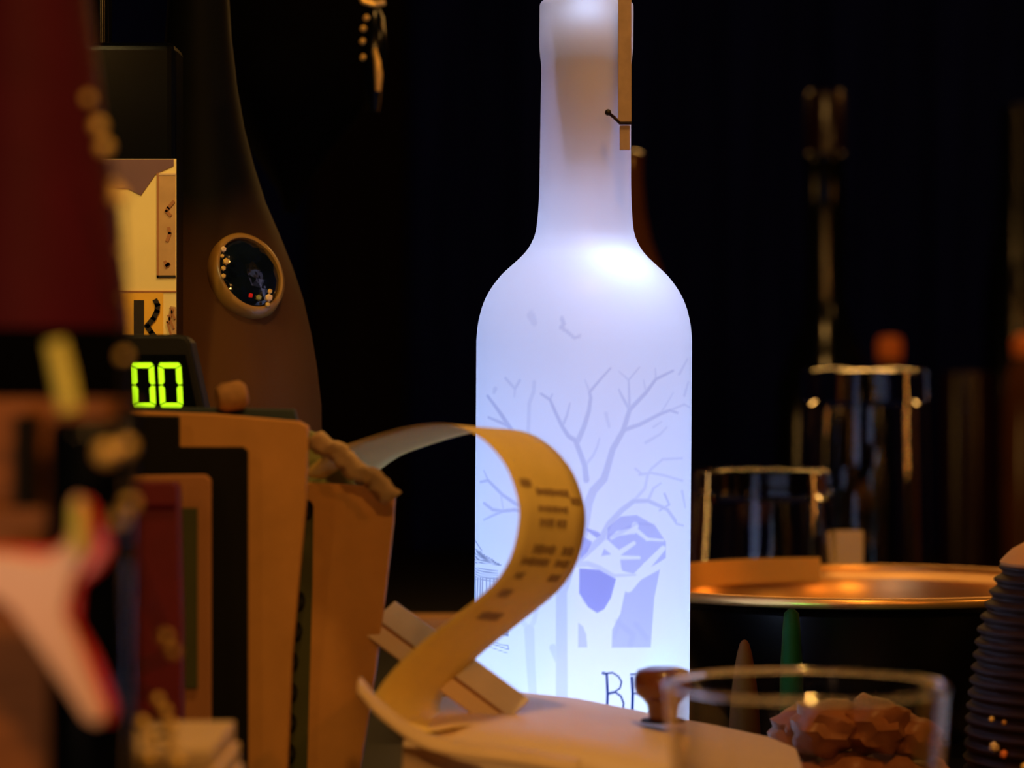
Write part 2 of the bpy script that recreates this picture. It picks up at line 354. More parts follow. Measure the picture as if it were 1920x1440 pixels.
for i in range(10):
    y = 1030+i*2.8; stroke(blu, [(889+rr.uniform(0, 10), y+rr.uniform(-2, 2)), (893+i*3.0, y+2), (900+i*4+rr.uniform(0, 6), y+6)], 1.4, 1.4, .75, soft=1.5)
for i in range(6):
    y = 1066+i*4; stroke(blu, [(889, y), (935, y+6+rr.uniform(-1, 1))], 1.6, 1.6, .6, soft=1.5)
for x in (893, 898, 903, 907, 914, 921, 928, 934): stroke(blu, [(x, 1085), (x+rr.uniform(-1, 1), 1120), (x, 1190)], 2.2, 2.2, .6, soft=1.5)
for i in range(7): stroke(blu, [(944, 1160+i*5), (955, 1162+i*5)], 3.5, 3.5, .75, soft=1.5)
stroke(blu, [(892, 1014), (897, 1022), (905, 1034)], 1.6, 1.6, .6, soft=1.5)
stroke(blu, [(905, 1204), (925, 1208), (945, 1215), (957, 1219), (955, 1211), (940, 1209), (925, 1203)], 1.8, 1.8, .6, soft=1.5)
stroke(blu, [(915, 1212), (955, 1226)], 1.4, 1.4, .5, soft=1.5)
B = [([(1134, 1262), (1141, 1263), (1143, 1300), (1142, 1340)], 4.2), ([(1141, 1262), (1152, 1261), (1163, 1268), (1169, 1278), (1166, 1290), (1156, 1297), (1143, 1299)], 2.6),
     ([(1145, 1300), (1158, 1298), (1168, 1305), (1173, 1318), (1172, 1330), (1165, 1339), (1150, 1342), (1142, 1341)], 3.0),
     ([(1188, 1270), (1190, 1300), (1189, 1342)], 4.6), ([(1186, 1264), (1215, 1262), (1219, 1270)], 2.6), ([(1190, 1300), (1208, 1299)], 2.6), ([(1188, 1342), (1216, 1343), (1221, 1333)], 2.6)]
for pts, ww in B: stroke(blu, pts, ww*1.15, ww*1.15, 1.0, soft=1.6)
attr = me.color_attributes.new('print', 'FLOAT_COLOR', 'POINT')
buf = np.stack([ink, lil, blu, np.ones_like(ink)], -1).astype(np.float32).reshape(-1)
attr.data.foreach_set('color', buf)
# frosted glass shell: light really passes through it from the lamps inside
fm = bpy.data.materials.new('frosted_glass'); fm.use_nodes = True; nt = fm.node_tree; nt.nodes.clear()
N = nt.nodes.new; out = N('ShaderNodeOutputMaterial'); at = N('ShaderNodeAttribute'); at.attribute_name = 'print'
sep = N('ShaderNodeSeparateColor'); nt.links.new(at.outputs['Color'], sep.inputs[0])
prev = None
for i, c in enumerate([(.60, .60, .72), (.40, .40, .70), (.004, .03, .15)]):
    mx = N('ShaderNodeMix'); mx.data_type = 'RGBA'; mx.inputs['B'].default_value = (*c, 1)
    if prev is None: mx.inputs['A'].default_value = (.95, .95, .95, 1)
    else: nt.links.new(prev, mx.inputs['A'])
    nt.links.new(sep.outputs[i], mx.inputs['Factor']); prev = mx.outputs['Result']
tr = N('ShaderNodeBsdfTranslucent'); nt.links.new(prev, tr.inputs['Color'])
df = N('ShaderNodeBsdfDiffuse'); nt.links.new(prev, df.inputs['Color'])
m1 = N('ShaderNodeMixShader'); m1.inputs[0].default_value = .42; nt.links.new(tr.outputs[0], m1.inputs[1]); nt.links.new(df.outputs[0], m1.inputs[2])
gl = N('ShaderNodeBsdfGlossy'); gl.inputs['Roughness'].default_value = .45; gl.inputs['Color'].default_value = (.7, .7, .7, 1)
m2 = N('ShaderNodeMixShader'); m2.inputs[0].default_value = .04; nt.links.new(m1.outputs[0], m2.inputs[1]); nt.links.new(gl.outputs[0], m2.inputs[2])
nt.links.new(m2.outputs[0], out.inputs[0])
link('glass_shell', me, fm, bot, smooth=True)
bm = lathe([(0, (ybase-0)*k), (.0140, (ybase-0)*k), (.0172, (ybase+4)*k), (.0172, (ybase+90)*k), (.015, (ybase+96)*k), (0, (ybase+96)*k)], 48)
for v in bm.verts: pass
capm = obj('cap', bm, M['gold'], bot, smooth=True); capm['label'] = 'brass coloured cap with ribbed foot'
corkb = obj('cork', lathe([(0, (ybase-320)*k), (.0045, (ybase-318)*k), (.0058, (ybase-260)*k), (.0078, (ybase-170)*k), (.0082, (ybase-75)*k), (0, (ybase-72)*k)], 32), M['cork'], bot, smooth=True); corkb.location.y = -.0052
# the lamps inside: an LED in the base, the rest added to shape the glow
LB = (.50, .60, 1.0)
def inlamp(y, x=0, yy=0, power=.1, r=.006, col=LB, kind='POINT', size=(.01, .01), aim=None):
    o = lamp('bottle_glow_light', (x*k, yy, (ybase-y)*k), power, col, r, kind, size)
    if kind == 'AREA' and aim: o.rotation_euler = aim
    o.parent = bot; return o
WB = (.40, .58, 1.0); BB = (.29, .47, 1.0)
inlamp(1395, power=.115, r=.012, col=WB)
inlamp(1230, power=.044, r=.012, col=WB)
inlamp(1080, power=.028, r=.010, col=BB)
inlamp(930, power=.034, r=.010, col=BB)
inlamp(780, power=.030, r=.012, col=BB)
inlamp(640, power=.012, r=.012, col=BB)
inlamp(533, x=50, yy=-.016, power=.021, r=.006, col=WB)
inlamp(370, yy=-.006, power=.0010, r=.004, col=BB)
inlamp(430, power=.0040, r=.005, col=BB)
for yy_ in (90, 150, 210, 270, 330): inlamp(yy_, yy=.0125, power=.0018 if yy_ < 200 else .0027, r=.0012, col=(.45, .48, 1.0))  # lamps added behind the cork so it darkens the neck front
inlamp(26, yy=-.010, power=.0035, r=.002, col=WB)  # lamp added for the bright patch at the neck's top
ll = inlamp(888, x=0, power=.00085, kind='AREA', size=(.018, .0010), aim=(-PI/2, 0, 0), col=(.5, .95, 1.0))  # lamp added to draw the bright line at the liquid level
ta = math.radians(11.5); ll.rotation_euler = (PI/2, 0, ta); ll.location.x = .0380*math.sin(ta); ll.location.y = -.0380*math.cos(ta)

# folded paper tag hanging at the neck
nt_ = thing('neck_tag', 'thin brown paper tag strip hanging down the neck of the glowing bottle', 'tag', (X(1172, .978), .9785, Z(282, .98)))
bm = bmesh.new(); box(bm, S(-13, .98), S(12, .98), 0, .0008, S(50, .98), S(330, .98))
obj('strip', bm, M['tag'], nt_, bevel=.0002)
boxo('tab', (S(-10, .98), S(9, .98), -.0004, .0006, 0, S(46, .98)), M['tag'], nt_, bevel=.0002)
bm = bmesh.new(); tube(bm, [(S(-30, .98), -.001, S(68, .98)), (S(-20, .98), -.0012, S(60, .98)), (S(-10, .98), -.001, S(50, .98)), (S(12, .98), -.001, S(50, .98))], .0006, 8)
st_ = obj('string', bm, M['plumbottle'], nt_); st_['label'] = 'dark thread with a knotted end'
bm = bmesh.new(); bmesh.ops.create_icosphere(bm, subdivisions=2, radius=.0012, matrix=Matrix.Translation((S(-32, .98), -.001, S(70, .98)))); obj('knot', bm, M['inkblk'], nt_, smooth=True)

# ================================================================== left background bottles
# tapered brown bottle with round crystal
D = 1.06; cx = 372; yb = 720+CAMZ/D*F
con = thing('tapered_bottle', 'tall tapering brown bottle with a round dark crystal set in its shoulder', 'bottle', (X(cx, D), D, 0))
pp = [(0, yb), (215, yb), (228, yb-8), (232, yb-40), (233, 1100), (232, 900), (230, 760), (222, 690), (212, 630), (196, 560), (176, 500), (152, 440), (126, 380), (104, 310), (86, 240), (72, 160), (62, 70), (56, -20), (54, -60), (0, -62)]
def to_m(pp, d, yb): return [(S(r, d), (yb-y)*d/F) for r, y in pp]
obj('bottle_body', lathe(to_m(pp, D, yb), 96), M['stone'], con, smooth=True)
obj('cap', lathe(to_m([(0, -62), (40, -62), (44, -70), (44, -150), (40, -156), (0, -156)], D, yb), 48), M['orangecap'], con, smooth=True)
def prof_r(pp, y):
    for (r0, y0), (r1, y1) in zip(pp, pp[1:]):
        if min(y0, y1) <= y <= max(y0, y1) and y0 != y1: return r0+(r1-r0)*(y-y0)/(y1-y0)
yc = 520; rc = S(prof_r(pp, yc), D); a = math.radians(36)
nrm = Vector((math.sin(a)*.92, -math.cos(a)*.92, .40)).normalized()
pos = Vector((rc*math.sin(a), -rc*math.cos(a), (yb-yc)*D/F))
q = nrm.to_track_quat('Z', 'Y').to_matrix().to_4x4(); roll = Matrix.Rotation(math.radians(0), 4, 'Z')
bm = lathe([(S(62, D), .002), (S(66, D), .0022), (S(72, D), .0012), (S(76, D), -.003), (S(70, D), -.006), (S(60, D), -.004)], 64, closed=True)
bmesh.ops.scale(bm, vec=(1, 1.12, 1), verts=bm.verts)
rg = obj('rim', bm, M['ringm'], con, smooth=True); rg.matrix_local = Matrix.Translation(pos)@q
bm = bmesh.new(); bmesh.ops.create_icosphere(bm, subdivisions=3, radius=S(63, D)); bmesh.ops.scale(bm, vec=(1, 1.12, .34), verts=bm.verts)
for v in bm.verts: v.co *= 1+random.uniform(-.02, .02)
gm_ = obj('crystal', bm, M['gem'], con); gm_.matrix_local = Matrix.Translation(pos+nrm*-.0005)@q; gm_['label'] = 'round dark blue faceted crystal'
for (u, v, r, mm) in [(-38, 42, 6, 'cream'), (-40, 30, 4, 'gold'), (-33, 20, 7, 'gold'), (-38, 8, 5, 'gold'), (-38, -6, 5, 'gold'), (40, -44, 8, 'cream'), (42, -32, 5, 'gold'), (38, -56, 5, 'gold'), (6, -40, 7, 'redp'), (22, -44, 6, 'olive')]:
    bm = bmesh.new(); bmesh.ops.create_icosphere(bm, subdivisions=1, radius=S(r, D))
    g = obj('chip', bm, M[mm], con); g.matrix_local = Matrix.Translation(pos+Vector((S(u, D), -.0105+abs(u)*0.00002-(.0035 if u < 0 else -.0045), S(v, D))))
for lx, ly, p in ():
    pass

# labelled square bottle
D = .975; yb = 720+CAMZ/D*F; cx = 172; hw = S(149, D)
sq = thing('labelled_bottle', 'square dark bottle with a cream and yellow label, left, behind the green digits', 'bottle', (X(cx, D), D+.012, 0))
H = lambda y: (yb-y)*D/F
bm = bmesh.new(); box(bm, -hw, hw, 0, .026, 0, H(70)); obj('bottle_body', bm, M['darkglass'], sq, bevel=.003)
o = obj('neck', lathe([(0, 0), (.0035, 0), (.0035, .02), (.0048, .021), (.0048, .028), (0, .028)], 32), M['darkglass'], sq, smooth=True); o.location = (0, .013, H(70))
def q3(name, x0, x1, y0, y1, m, lift=0.0, par=None, t=.0004):
    return boxo(name, ((x0-cx)*D/F, (x1-cx)*D/F, -t-lift, -lift+.0001, H(y1), H(y0)), m, par or sq)
lab = q3('label', 60, 323, 293, 640, M['labcream'])
q3('yellow_band', 60, 298, 548, 640, M['labyel'], .0004, lab)
q3('rule', 60, 323, 543, 546, M['tan2'], .0004, lab)
bm = poly_extrude([((x-cx)*D/F, H(y)) for x, y in [(60, 294), (318, 294), (318, 306), (284, 322), (256, 362), (232, 350), (60, 345)]], .0004)
o = obj('purple_band', bm, M['labpur'], lab); o.location.y = -.0008  # flat purple area across the label top, pointed at its lower edge
q3('framed_panel', 288, 321, 322, 516, M['labtan'], .0004, lab)
q3('frame_line', 286, 290, 320, 518, M['tan2'], .0006, lab); q3('frame_line', 286, 322, 514, 518, M['inkblk'], .0006, lab); q3('frame_line', 290, 322, 320, 324, M['cream'], .0006, lab)
def strokes_px(ss): return [[((x-cx)*D/F, H(y)) for x, y in s] for s in ss]
bm = stroke_mesh(strokes_px([[(318, 374), (308, 386), (304, 392), (312, 400)], [(309, 424), (311, 434), (306, 448)], [(302, 488), (306, 496), (309, 492), (303, 497)]]), S(6, D)); o = obj('brush_writing', bm, M['tan2'], lab); o.location.y = -.0012
q3('letter_stem', 243, 262, 561, 632, M['inkblk'], .0009, lab)
bm = stroke_mesh(strokes_px([[(284, 562), (288, 570), (287, 582), (280, 596), (268, 610), (276, 622), (290, 640)]]), S(10, D)); o = obj('letter_arm', bm, M['inkblk'], lab); o.location.y = -.0013
bm = stroke_mesh(strokes_px([[(312, 576), (320, 596)], [(308, 590), (318, 614)], [(306, 602), (313, 626)], [(317, 578), (308, 604)]]), S(4, D)); o = obj('script', bm, M['tan2'], lab); o.location.y = -.0012
bm = poly_extrude([((x-cx)*D/F, H(y)) for x, y in [(312, 572), (322, 574), (323, 626), (311, 626), (306, 604)]], .0003); o = obj('tan_oval', bm, M['labtan'], lab); o.location.y = -.0008
# ================================================================== price display
D = .93; yb = 720+CAMZ/D*F; cx = 215
disp = thing('price_display', 'black electronic display showing green digits behind the papers', 'display', (X(cx, D), D, 0))
H = lambda y: (yb-y)*D/F
L = [(70, 640), (80, 630), (95, 627), (335, 627), (350, 631), (358, 642), (388, 778), (45, 778)]
bm = poly_extrude([((x-cx)*D/F, H(y)) for x, y in L], .016); obj('housing', bm, M['blackplastic'], disp, bevel=.0015)
bm = poly_extrude([((x-cx)*D/F, H(y)) for x, y in [(95, 665), (348, 665), (370, 772), (85, 772)]], .0005); o = obj('screen', bm, M['darkglass'], disp); o.location.y = -.0006
boxo('pole', (-.006, .006, .005, .014, .004, H(776)), M['blackplastic'], disp)
boxo('foot', (-.02, .02, -.005, .028, 0, .004), M['blackplastic'], disp)
def digit(x0, w):
    dg = bpy.data.objects.new('digit', None); C.objects.link(dg); dg.parent = disp
    t = 10; x1 = x0+w; y0, ym, y1 = 680, 722, 765
    segs = [[(x0+4, y0), (x1-5, y0), (x1-1, y0+4), (x1-t, y0+t), (x0+t+1, y0+t), (x0+1, y0+5)],
            [(x1, y0+6), (x1, ym-2), (x1-t+4, ym-1), (x1-t, ym-6), (x1-t, y0+t+2)],
            [(x1, ym+2), (x1, y1-7), (x1-t, y1-t-2), (x1-t, ym+6), (x1-t+4, ym+1)],
            [(x0+4, y1), (x1-5, y1), (x1-1, y1-5), (x1-t, y1-t), (x0+t+1, y1-t), (x0+1, y1-5)],
            [(x0, y0+7), (x0, ym-2), (x0+t-4, ym-1), (x0+t, ym-6), (x0+t, y0+t+2)],
            [(x0, ym+2), (x0, y1-7), (x0+t, y1-t-2), (x0+t, ym+6), (x0+t-4, ym+1)]]
    for s in segs:
        bm = poly_extrude([((x+(y-722)*.05-cx)*D/F, H(y)) for x, y in s], .0006)
        o = obj('segment', bm, M['digit'], dg); o.location.y = -.0013
digit(249, 42); digit(299, 43)

# ================================================================== upright cards and folders
def card(name, label, cat, d, pts, t, m, group=None, kids=()):
    """pts: outline in image rows at depth d, foot on the counter"""
    yb = 720+CAMZ/d*F; x0 = sum(p[0] for p in pts)/len(pts)
    o = poly_extrude([((x-x0)*d/F, max((yb-y)*d/F, 0)) for x, y in pts], t)
    ob = obj(name, o, m, bevel=min(t*.3, .0006)); ob.location = (X(x0, d), d, 0); tag(ob, label, cat, group)
    return ob, x0
B_ = 2400
nb, nx = card('notebook', 'upright brown notebook with a ring binding, nearest the curled receipt', 'notebook', .895, [(562, 905), (640, 908), (725, 915), (741, 925), (738, 980), (722, 1120), (700, 1290), (676, 1440), (640, 1700), (560, B_), (470, B_), (520, 1500), (548, 1200), (556, 1000)], .006, M['tan'])
bm = poly_extrude([((x-nx)*.895/F, CAMZ+(720-y)*.895/F) for x, y in [(553, 945), (588, 948), (586, 1100), (580, 1300), (575, 1500), (520, 1500), (538, 1240)]], .0008); o = obj('binding_strip', bm, M['green'], nb); o.location.y = -.0008
for i in range(11):
    y = 955+i*57
    if i in (1, 2): continue
    xx = 574-(y-955)*.09 if i < 5 else 546-(y-1240)*.03
    bm = bmesh.new(); tube(bm, [((xx-nx+8*math.cos(t))*.895/F, -.0016+.0010*math.sin(2*t), CAMZ+(720-y+13*math.sin(t))*.895/F) for t in [j*2*PI/14 for j in range(15)]], .0012, 6)
    obj('ring', bm, M['black'], nb)
fb, fx = card('brown_folder', 'tall tan folder standing upright with its right edge leaning in', 'folder', .872, [(225, 770), (400, 776), (560, 790), (577, 800), (572, 950), (560, 1080), (546, 1240), (538, 1440), (520, 1700), (480, B_), (225, B_)], .008, M['tan'])
bf, bx = card('blue_folder', 'thin dark blue folder edge showing above the tan folder', 'folder', .884, [(240, 762), (552, 767), (557, 785), (548, 1000), (500, B_), (240, B_)], .003, M['blue'])
kf, kx = card('black_folder', 'black folder standing in front of the tan folder', 'folder', .860, [(232, 778), (335, 780), (335, 838), (455, 838), (464, 846), (464, 1440), (464, B_), (232, B_)], .004, M['black'])
cf, cx2 = card('brown_card', 'small reddish brown card in front of the black folder', 'card', .848, [(215, 892), (385, 890), (395, 900), (395, 1340), (394, B_), (215, B_)], .003, M['tan2'])
bm = poly_extrude([((x-cx2)*.848/F, CAMZ+(720-y)*.848/F) for x, y in [(332, 952), (371, 952), (371, 1290), (332, 1290)]], .001); o = obj('green_panel', bm, M['green'], cf); o.location.y = -.001; o['label'] = 'dark olive green panel'
mb, mx2 = card('maroon_book', 'dark maroon book standing in front of the small brown card', 'book', .82, [(150, 905), (325, 905), (331, 912), (338, 1180), (338, B_), (150, B_)], .012, M['maroon'])
boxo('raised_band', ((150-mx2)*.82/F, (330-mx2)*.82/F, -.0008, 0, CAMZ+(720-955)*.82/F, CAMZ+(720-945)*.82/F), M['red'], mb)
# tan cork resting on the folder top
D = .878
bm = lathe([(0, 0), (.0035, 0), (.0047, .002), (.0047, .008), (.0034, .0095), (0, .0095)], 24)
o = obj('tan_cork', bm, M['corkt'], smooth=True); o.location = (X(408, D), D+.0, Z(771, D)-.0005); tag(o, 'small tan cork lying on top of the tan folder beside the display', 'cork')
o.rotation_euler = (0, math.radians(80), math.radians(20)); o.location.z += .0045

# glossy sleeve and crumpled slip at the receipt's root
bm = poly_extrude([((x-600)*.905/F, CAMZ+(720-y)*.905/F) for x, y in [(566, 800), (600, 815), (640, 860), (672, 915), (640, 935), (575, 935)]], .002)
o = obj('plastic_sleeve', bm, M['olive'], bevel=.0005); o.location = (X(600, .905), .903, 0); tag(o, 'glossy olive plastic sleeve corner poking up behind the ring notebook', 'sleeve')
crp = []
for i in range(26):
    t = i/25; px = 588+t*150; py = 818+t*112+6*math.sin(t*15); crp.append((px, py))
bm = bmesh.new(); rows = []
for i, (px, py) in enumerate(crp):
    rows.append([bm.verts.new(P(px+u*.62+random.uniform(-2, 2), py-u*.5+random.uniform(-3, 3), .881-.004*u/30+random.uniform(-.001, .001))) for u in (-24, -8, 8, 24)])
for a_, b_ in zip(rows, rows[1:]):
    for j in range(3): bm.faces.new((a_[j], a_[j+1], b_[j+1], b_[j]))
o = obj('crumpled_slip', bm, M['cream'], smooth=True); tag(o, 'crumpled cream paper slip draped over the notebook corner', 'paper')
sl = o.modifiers.new('s', 'SOLIDIFY'); sl.thickness = .0006

# ================================================================== curled receipt
E1 = [(560, 893), (610, 855), (655, 833), (755, 803), (840, 796), (900, 820), (945, 868), (968, 925), (973, 975), (958, 1042), (925, 1095), (860, 1150), (790, 1205), (738, 1255), (706, 1300), (703, 1335), (740, 1362), (800, 1372), (850, 1362)]
DN = [.888, .885, .88, .866, .855, .852, .85, .848, .847, .846, .846, .846, .846, .846, .845, .842, .838, .838, .84]
e1 = crom([P(x, y, d) for (x, y), d in zip(E1, DN)], 8)
Wd = .038
bm = bmesh.new(); rows = []
nE = len(e1)
def far_pt(p, t):
    # the strip's width runs away from the lens and to the right
    px = 960+F*p.x/p.y; py = 720-F*(p.z-CAMZ)/p.y
    return P(px+124, py+10+(0 if t < .7 else -18*(t-.7)/.3), p.y+Wd)
e2 = [far_pt(p, i/nE) for i, p in enumerate(e1)]
for a_, b_ in zip(e1, e2): rows.append([bm.verts.new(a_.lerp(b_, j/6)) for j in range(7)])
for a_, b_ in zip(rows, rows[1:]):
    for j in range(6): bm.faces.new((a_[j], a_[j+1], b_[j+1], b_[j]))
rec = bpy.data.objects.new('curled_receipt', None); C.objects.link(rec); tag(rec, 'long printed receipt strip curling in a loop in front of the glowing bottle', 'receipt')
o = obj('paper_strip', bm, M['paper'], rec, smooth=True)
s_ = o.modifiers.new('s', 'SOLIDIFY'); s_.thickness = .00012; s_.offset = 0
# printed blocks on the outer face
def on_strip(t, u, off):
    f = t*(nE-1); i = int(f); fr = f-i; i = min(i, nE-2)
    a_ = e1[i].lerp(e1[i+1], fr); b_ = e2[i].lerp(e2[i+1], fr)
    tn = (e1[i+1]-e1[i]).normalized(); wn = (b_-a_).normalized(); n = tn.cross(wn).normalized()
    if n.y > 0: n = -n
    return a_.lerp(b_, u)+n*off
def find_t(py, lo=.33):
    best = min((abs((720-F*(p.z-CAMZ)/p.y)-py), i) for i, p in enumerate(e1) if i > lo*nE)
    return best[1]/(nE-1)
rng = random.Random(5)
for name, y, us in [('print_line', 905, [(.10, .24)]), ('print_line', 918, [(.30, .78)]), ('print_line', 930, [(.80, .92)]), ('print_line', 948, [(.28, .70)]), ('print_line', 975, [(.30, .48), (.55, .68)]), ('print_line', 1030, [(.28, .60), (.72, .86)]), ('print_line', 1052, [(.18, .55), (.68, .85)]), ('print_line', 1078, [(.20, .30), (.70, .84)]), ('print_line', 1110, [(.2, .36)]), ('print_line', 1150, [(.3, .6)])]:
    t0 = find_t(y); bm = bmesh.new()
    for u0, u1 in us:
        u = u0
        while u < u1:
            du = rng.uniform(.022, .04); h = rng.uniform(.0050, .0075)
            vs = [bm.verts.new(on_strip(t0+tt, uu, .0003)) for tt, uu in [(-h, u), (-h, u+du), (h, u+du), (h, u)]]
            bm.faces.new(vs); u += du+.010
    o = obj(name, bm, M['ink'], rec)

# ================================================================== printer-like pale body and bar
# broad pale curved body behind/below the loop
bk = [(765, 1330, .915), (850, 1304, .93), (950, 1298, .935), (1080, 1312, .935), (1210, 1338, .93), (1340, 1362, .925), (1440, 1384, .92), (1490, 1405, .91)]
top = [P(*b) for b in bk]
bm = bmesh.new(); rows = []
for i, p in enumerate(top):
    row = []
    for (dy, dz) in [(.004, -p.z+.001), (.004, -.006), (.003, -.002), (0, 0), (-.006, .0012), (-.02, .0014), (-.05, .001), (-.085, -.001), (-.098, -.004), (-.103, -.010), (-.104, -p.z+.001)]:
        row.append(bm.verts.new((p.x*(1+dy*.6), p.y+dy, p.z+dz)))
    rows.append(row)
for a_, b_ in zip(rows, rows[1:]):
    for j in range(len(a_)-1): bm.faces.new((a_[j], a_[j+1], b_[j+1], b_[j]))
bm.faces.new(rows[0]); bm.faces.new(rows[-1])
prn = obj('receipt_printer', bm, M['white'], smooth=True, sharp=math.radians(60)); tag(prn, 'low pale receipt printer body lying below the curled receipt', 'printer')
bm = bmesh.new(); rows = []
for p in crom([P(672, 1296, .812), P(715, 1345, .812), P(790, 1398, .812), P(870, 1418, .812), P(970, 1430, .812), P(1090, 1452, .812)], 8):
    rows.append([bm.verts.new(p+Vector((0, dy, dz))) for dy, dz in ((0, 0), (.004, .0025), (.010, .0032), (.016, .0025))])
for a_, b_ in zip(rows, rows[1:]):
    for j in range(3): bm.faces.new((a_[j], a_[j+1], b_[j+1], b_[j]))
o = obj('paper_band', bm, M['cream'], smooth=True); tag(o, 'ochre lit paper band sweeping along the bottom edge under the curled receipt', 'paper')
m_ = o.modifiers.new('s', 'SOLIDIFY'); m_.thickness = .0008
# tear bar slanting through the loop
bar = thing('slanting_bar', 'flat pale steel bar slanting down through the receipt loop', 'bar', P(828, 1262, .885))
a0 = P(700, 1166, .90)-P(828, 1262, .885); a1 = P(952, 1352, .872)-P(828, 1262, .885)
ax = (a1-a0).normalized(); sd = Vector((.62, .5, .60)); sd = (sd-ax*sd.dot(ax)).normalized(); nn = ax.cross(sd).normalized()
def slab(name, w0, w1, th, m, off=0):
    bm = bmesh.new(); vs = []
    for p in (a0, a1):
        for ww, tt in ((w0, 0), (w1, 0), (w1, th), (w0, th)): vs.append(bm.verts.new(p+sd*ww+nn*(tt+off)))
    for f in ((0, 1, 2, 3), (7, 6, 5, 4), (0, 4, 5, 1), (1, 5, 6, 2), (2, 6, 7, 3), (3, 7, 4, 0)): bm.faces.new([vs[i] for i in f])
    return obj(name, bm, m, bar, bevel=.0003)
slab('upper_face', .0012, .0105, .0012, M['steel']); slab('groove', 0, .0012, .0006, M['tan2']); slab('lower_face', -.006, 0, .0012, M['white'])

# dark stopper standing on the printer
D = .885; cz = Z(1352, D)
stp = thing('bottle_stopper', 'dark brown mushroom shaped stopper standing before the lettering', 'stopper', (X(1243, D), D, cz-.0005))
pr = [(0, 1250), (30, 1248), (48, 1254), (54, 1266), (55, 1284), (50, 1298), (38, 1308), (30, 1318), (27, 1334), (26, 1348)]
h = lambda y: (1352-y)*D/F
obj('head', lathe([(S(r, D), h(y)) for r, y in pr[:7]]+[(0, h(1308))], 48), M['cork'], stp, smooth=True, sharp=math.radians(70))
obj('shank', lathe([(0, h(1308)), (S(38, D), h(1308)), (S(30, D), h(1318)), (S(27, D), h(1334)), (S(26, D), h(1346)), (0, h(1346))], 40), M['cork'], stp, smooth=True, sharp=math.radians(70))
obj('foot', lathe([(0, h(1346)), (S(40, D), h(1346)), (S(42, D), h(1350)), (S(40, D), 0.0003), (0, .0003)], 40), M['black'], stp, smooth=True)

# ================================================================== foreground tumbler
def tumbler(name, label, px, d, r, hh, base, group=None, inv=False, taper=.93, t=.0014, z=0, seg=72, gm='glass'):
    root = thing(name, label, 'glass', (X(px, d), d, z), group)
    r0 = r*taper
    pr = [(0, 0), (r0*.93, 0), (r0, .0015), (r, hh-.0008), (r-t*.5, hh), (r-t, hh-.0008), (r0-t, base+.003), (r0-t-.003, base), (0, base)]
    bm = lathe(pr, seg)
    if inv:
        for v in bm.verts: v.co.z = hh-v.co.z
    if gm == 'thin':
        rb_ = bmesh.new(); tube(rb_, [((r-.001)*math.cos(a), (r-.001)*math.sin(a), hh-.001) for a in [i*2*PI/96 for i in range(97)]], .0009, 12, cap=False); obj('rim', rb_, M['glass'], root, smooth=True)
    return root, obj('glass_wall', bm, M[gm], root, smooth=True, sharp=math.radians(40))
tumbler('clear_tumbler', 'clear empty drinking glass in the foreground, its rim in front of the bowl', 1512, .74, S(268, .74), Z(1278, .74), .008, taper=.86, t=.0016, gm='thin')

# brown wrapped sweets behind it
D = .93
def crum(r):
    bm = bmesh.new(); bmesh.ops.create_icosphere(bm, subdivisions=3, radius=r); ph = [rng.uniform(0, 6) for _ in range(4)]
    for v in bm.verts:
        u = v.co/r; v.co *= 1+.13*math.sin(5*u.x+ph[0])*math.sin(6*u.y+ph[1])+.10*math.sin(9*u.z+4*u.x+ph[2]); v.co.z *= .8
    return bm
swl = ['front left one at the bottom', 'front middle one at the bottom', 'front right one at the bottom', 'back left one at the bottom', 'back middle one at the bottom', 'rightmost one at the bottom', 'middle one on top', 'right one on top', 'small rightmost one on top', 'leftmost one at the back', 'left one on top']
sweets = [(1500, .925, 0, .013), (1590, .93, 0, .014), (1680, .925, 0, .013), (1545, .955, 0, .014), (1640, .958, 0, .014), (1735, .95, 0, .012), (1548, .934, .0215, .0125), (1636, .936, .0215, .0125), (1712, .94, .019, .010), (1480, .955, 0.0, .012), (1500, .945, .019, .011)]
for i, (px, d, z, r) in enumerate(sweets):
    o = obj('wrapped_sweet', crum(r), M['wrap'], smooth=True); o.location = (X(px, d), d, z+r*.8)
    tag(o, 'brown wrapped lump behind the foreground tumbler, %s of the heap' % swl[i], 'sweet', 'brown wrapped lumps heaped behind the tumbler')

# ================================================================== big bowl
D = 1.15; bz = Z(1092, D)
bw = thing('metal_bowl', 'wide polished metal bowl with a flared copper coloured rim, right of the bottle', 'bowl', (X(1602, D), D, 0))
r = .102
obj('bowl_outside', lathe([(0, 0), (.042, 0), (.050, .003), (.066, .022), (.078, .045), (.083, bz-.008), (r-.003, bz-.003), (r-.002, bz-.0015)], 96), M['bowlout'], bw, smooth=True)
obj('bowl_inside', lathe([(0, .003), (.040, .003), (.062, .022), (.076, .045), (.081, bz-.010), (.0815, bz-.004), (r-.003, bz-.0012)], 96), M['copper'], bw, smooth=True)
bm = bmesh.new(); tube(bm, [((r-.001)*math.cos(t), (r-.001)*math.sin(t), bz-.001) for t in [i*2*PI/96 for i in range(97)]], .0022, 10, cap=False)
obj('rolled_rim', bm, M['copper'], bw, smooth=True)
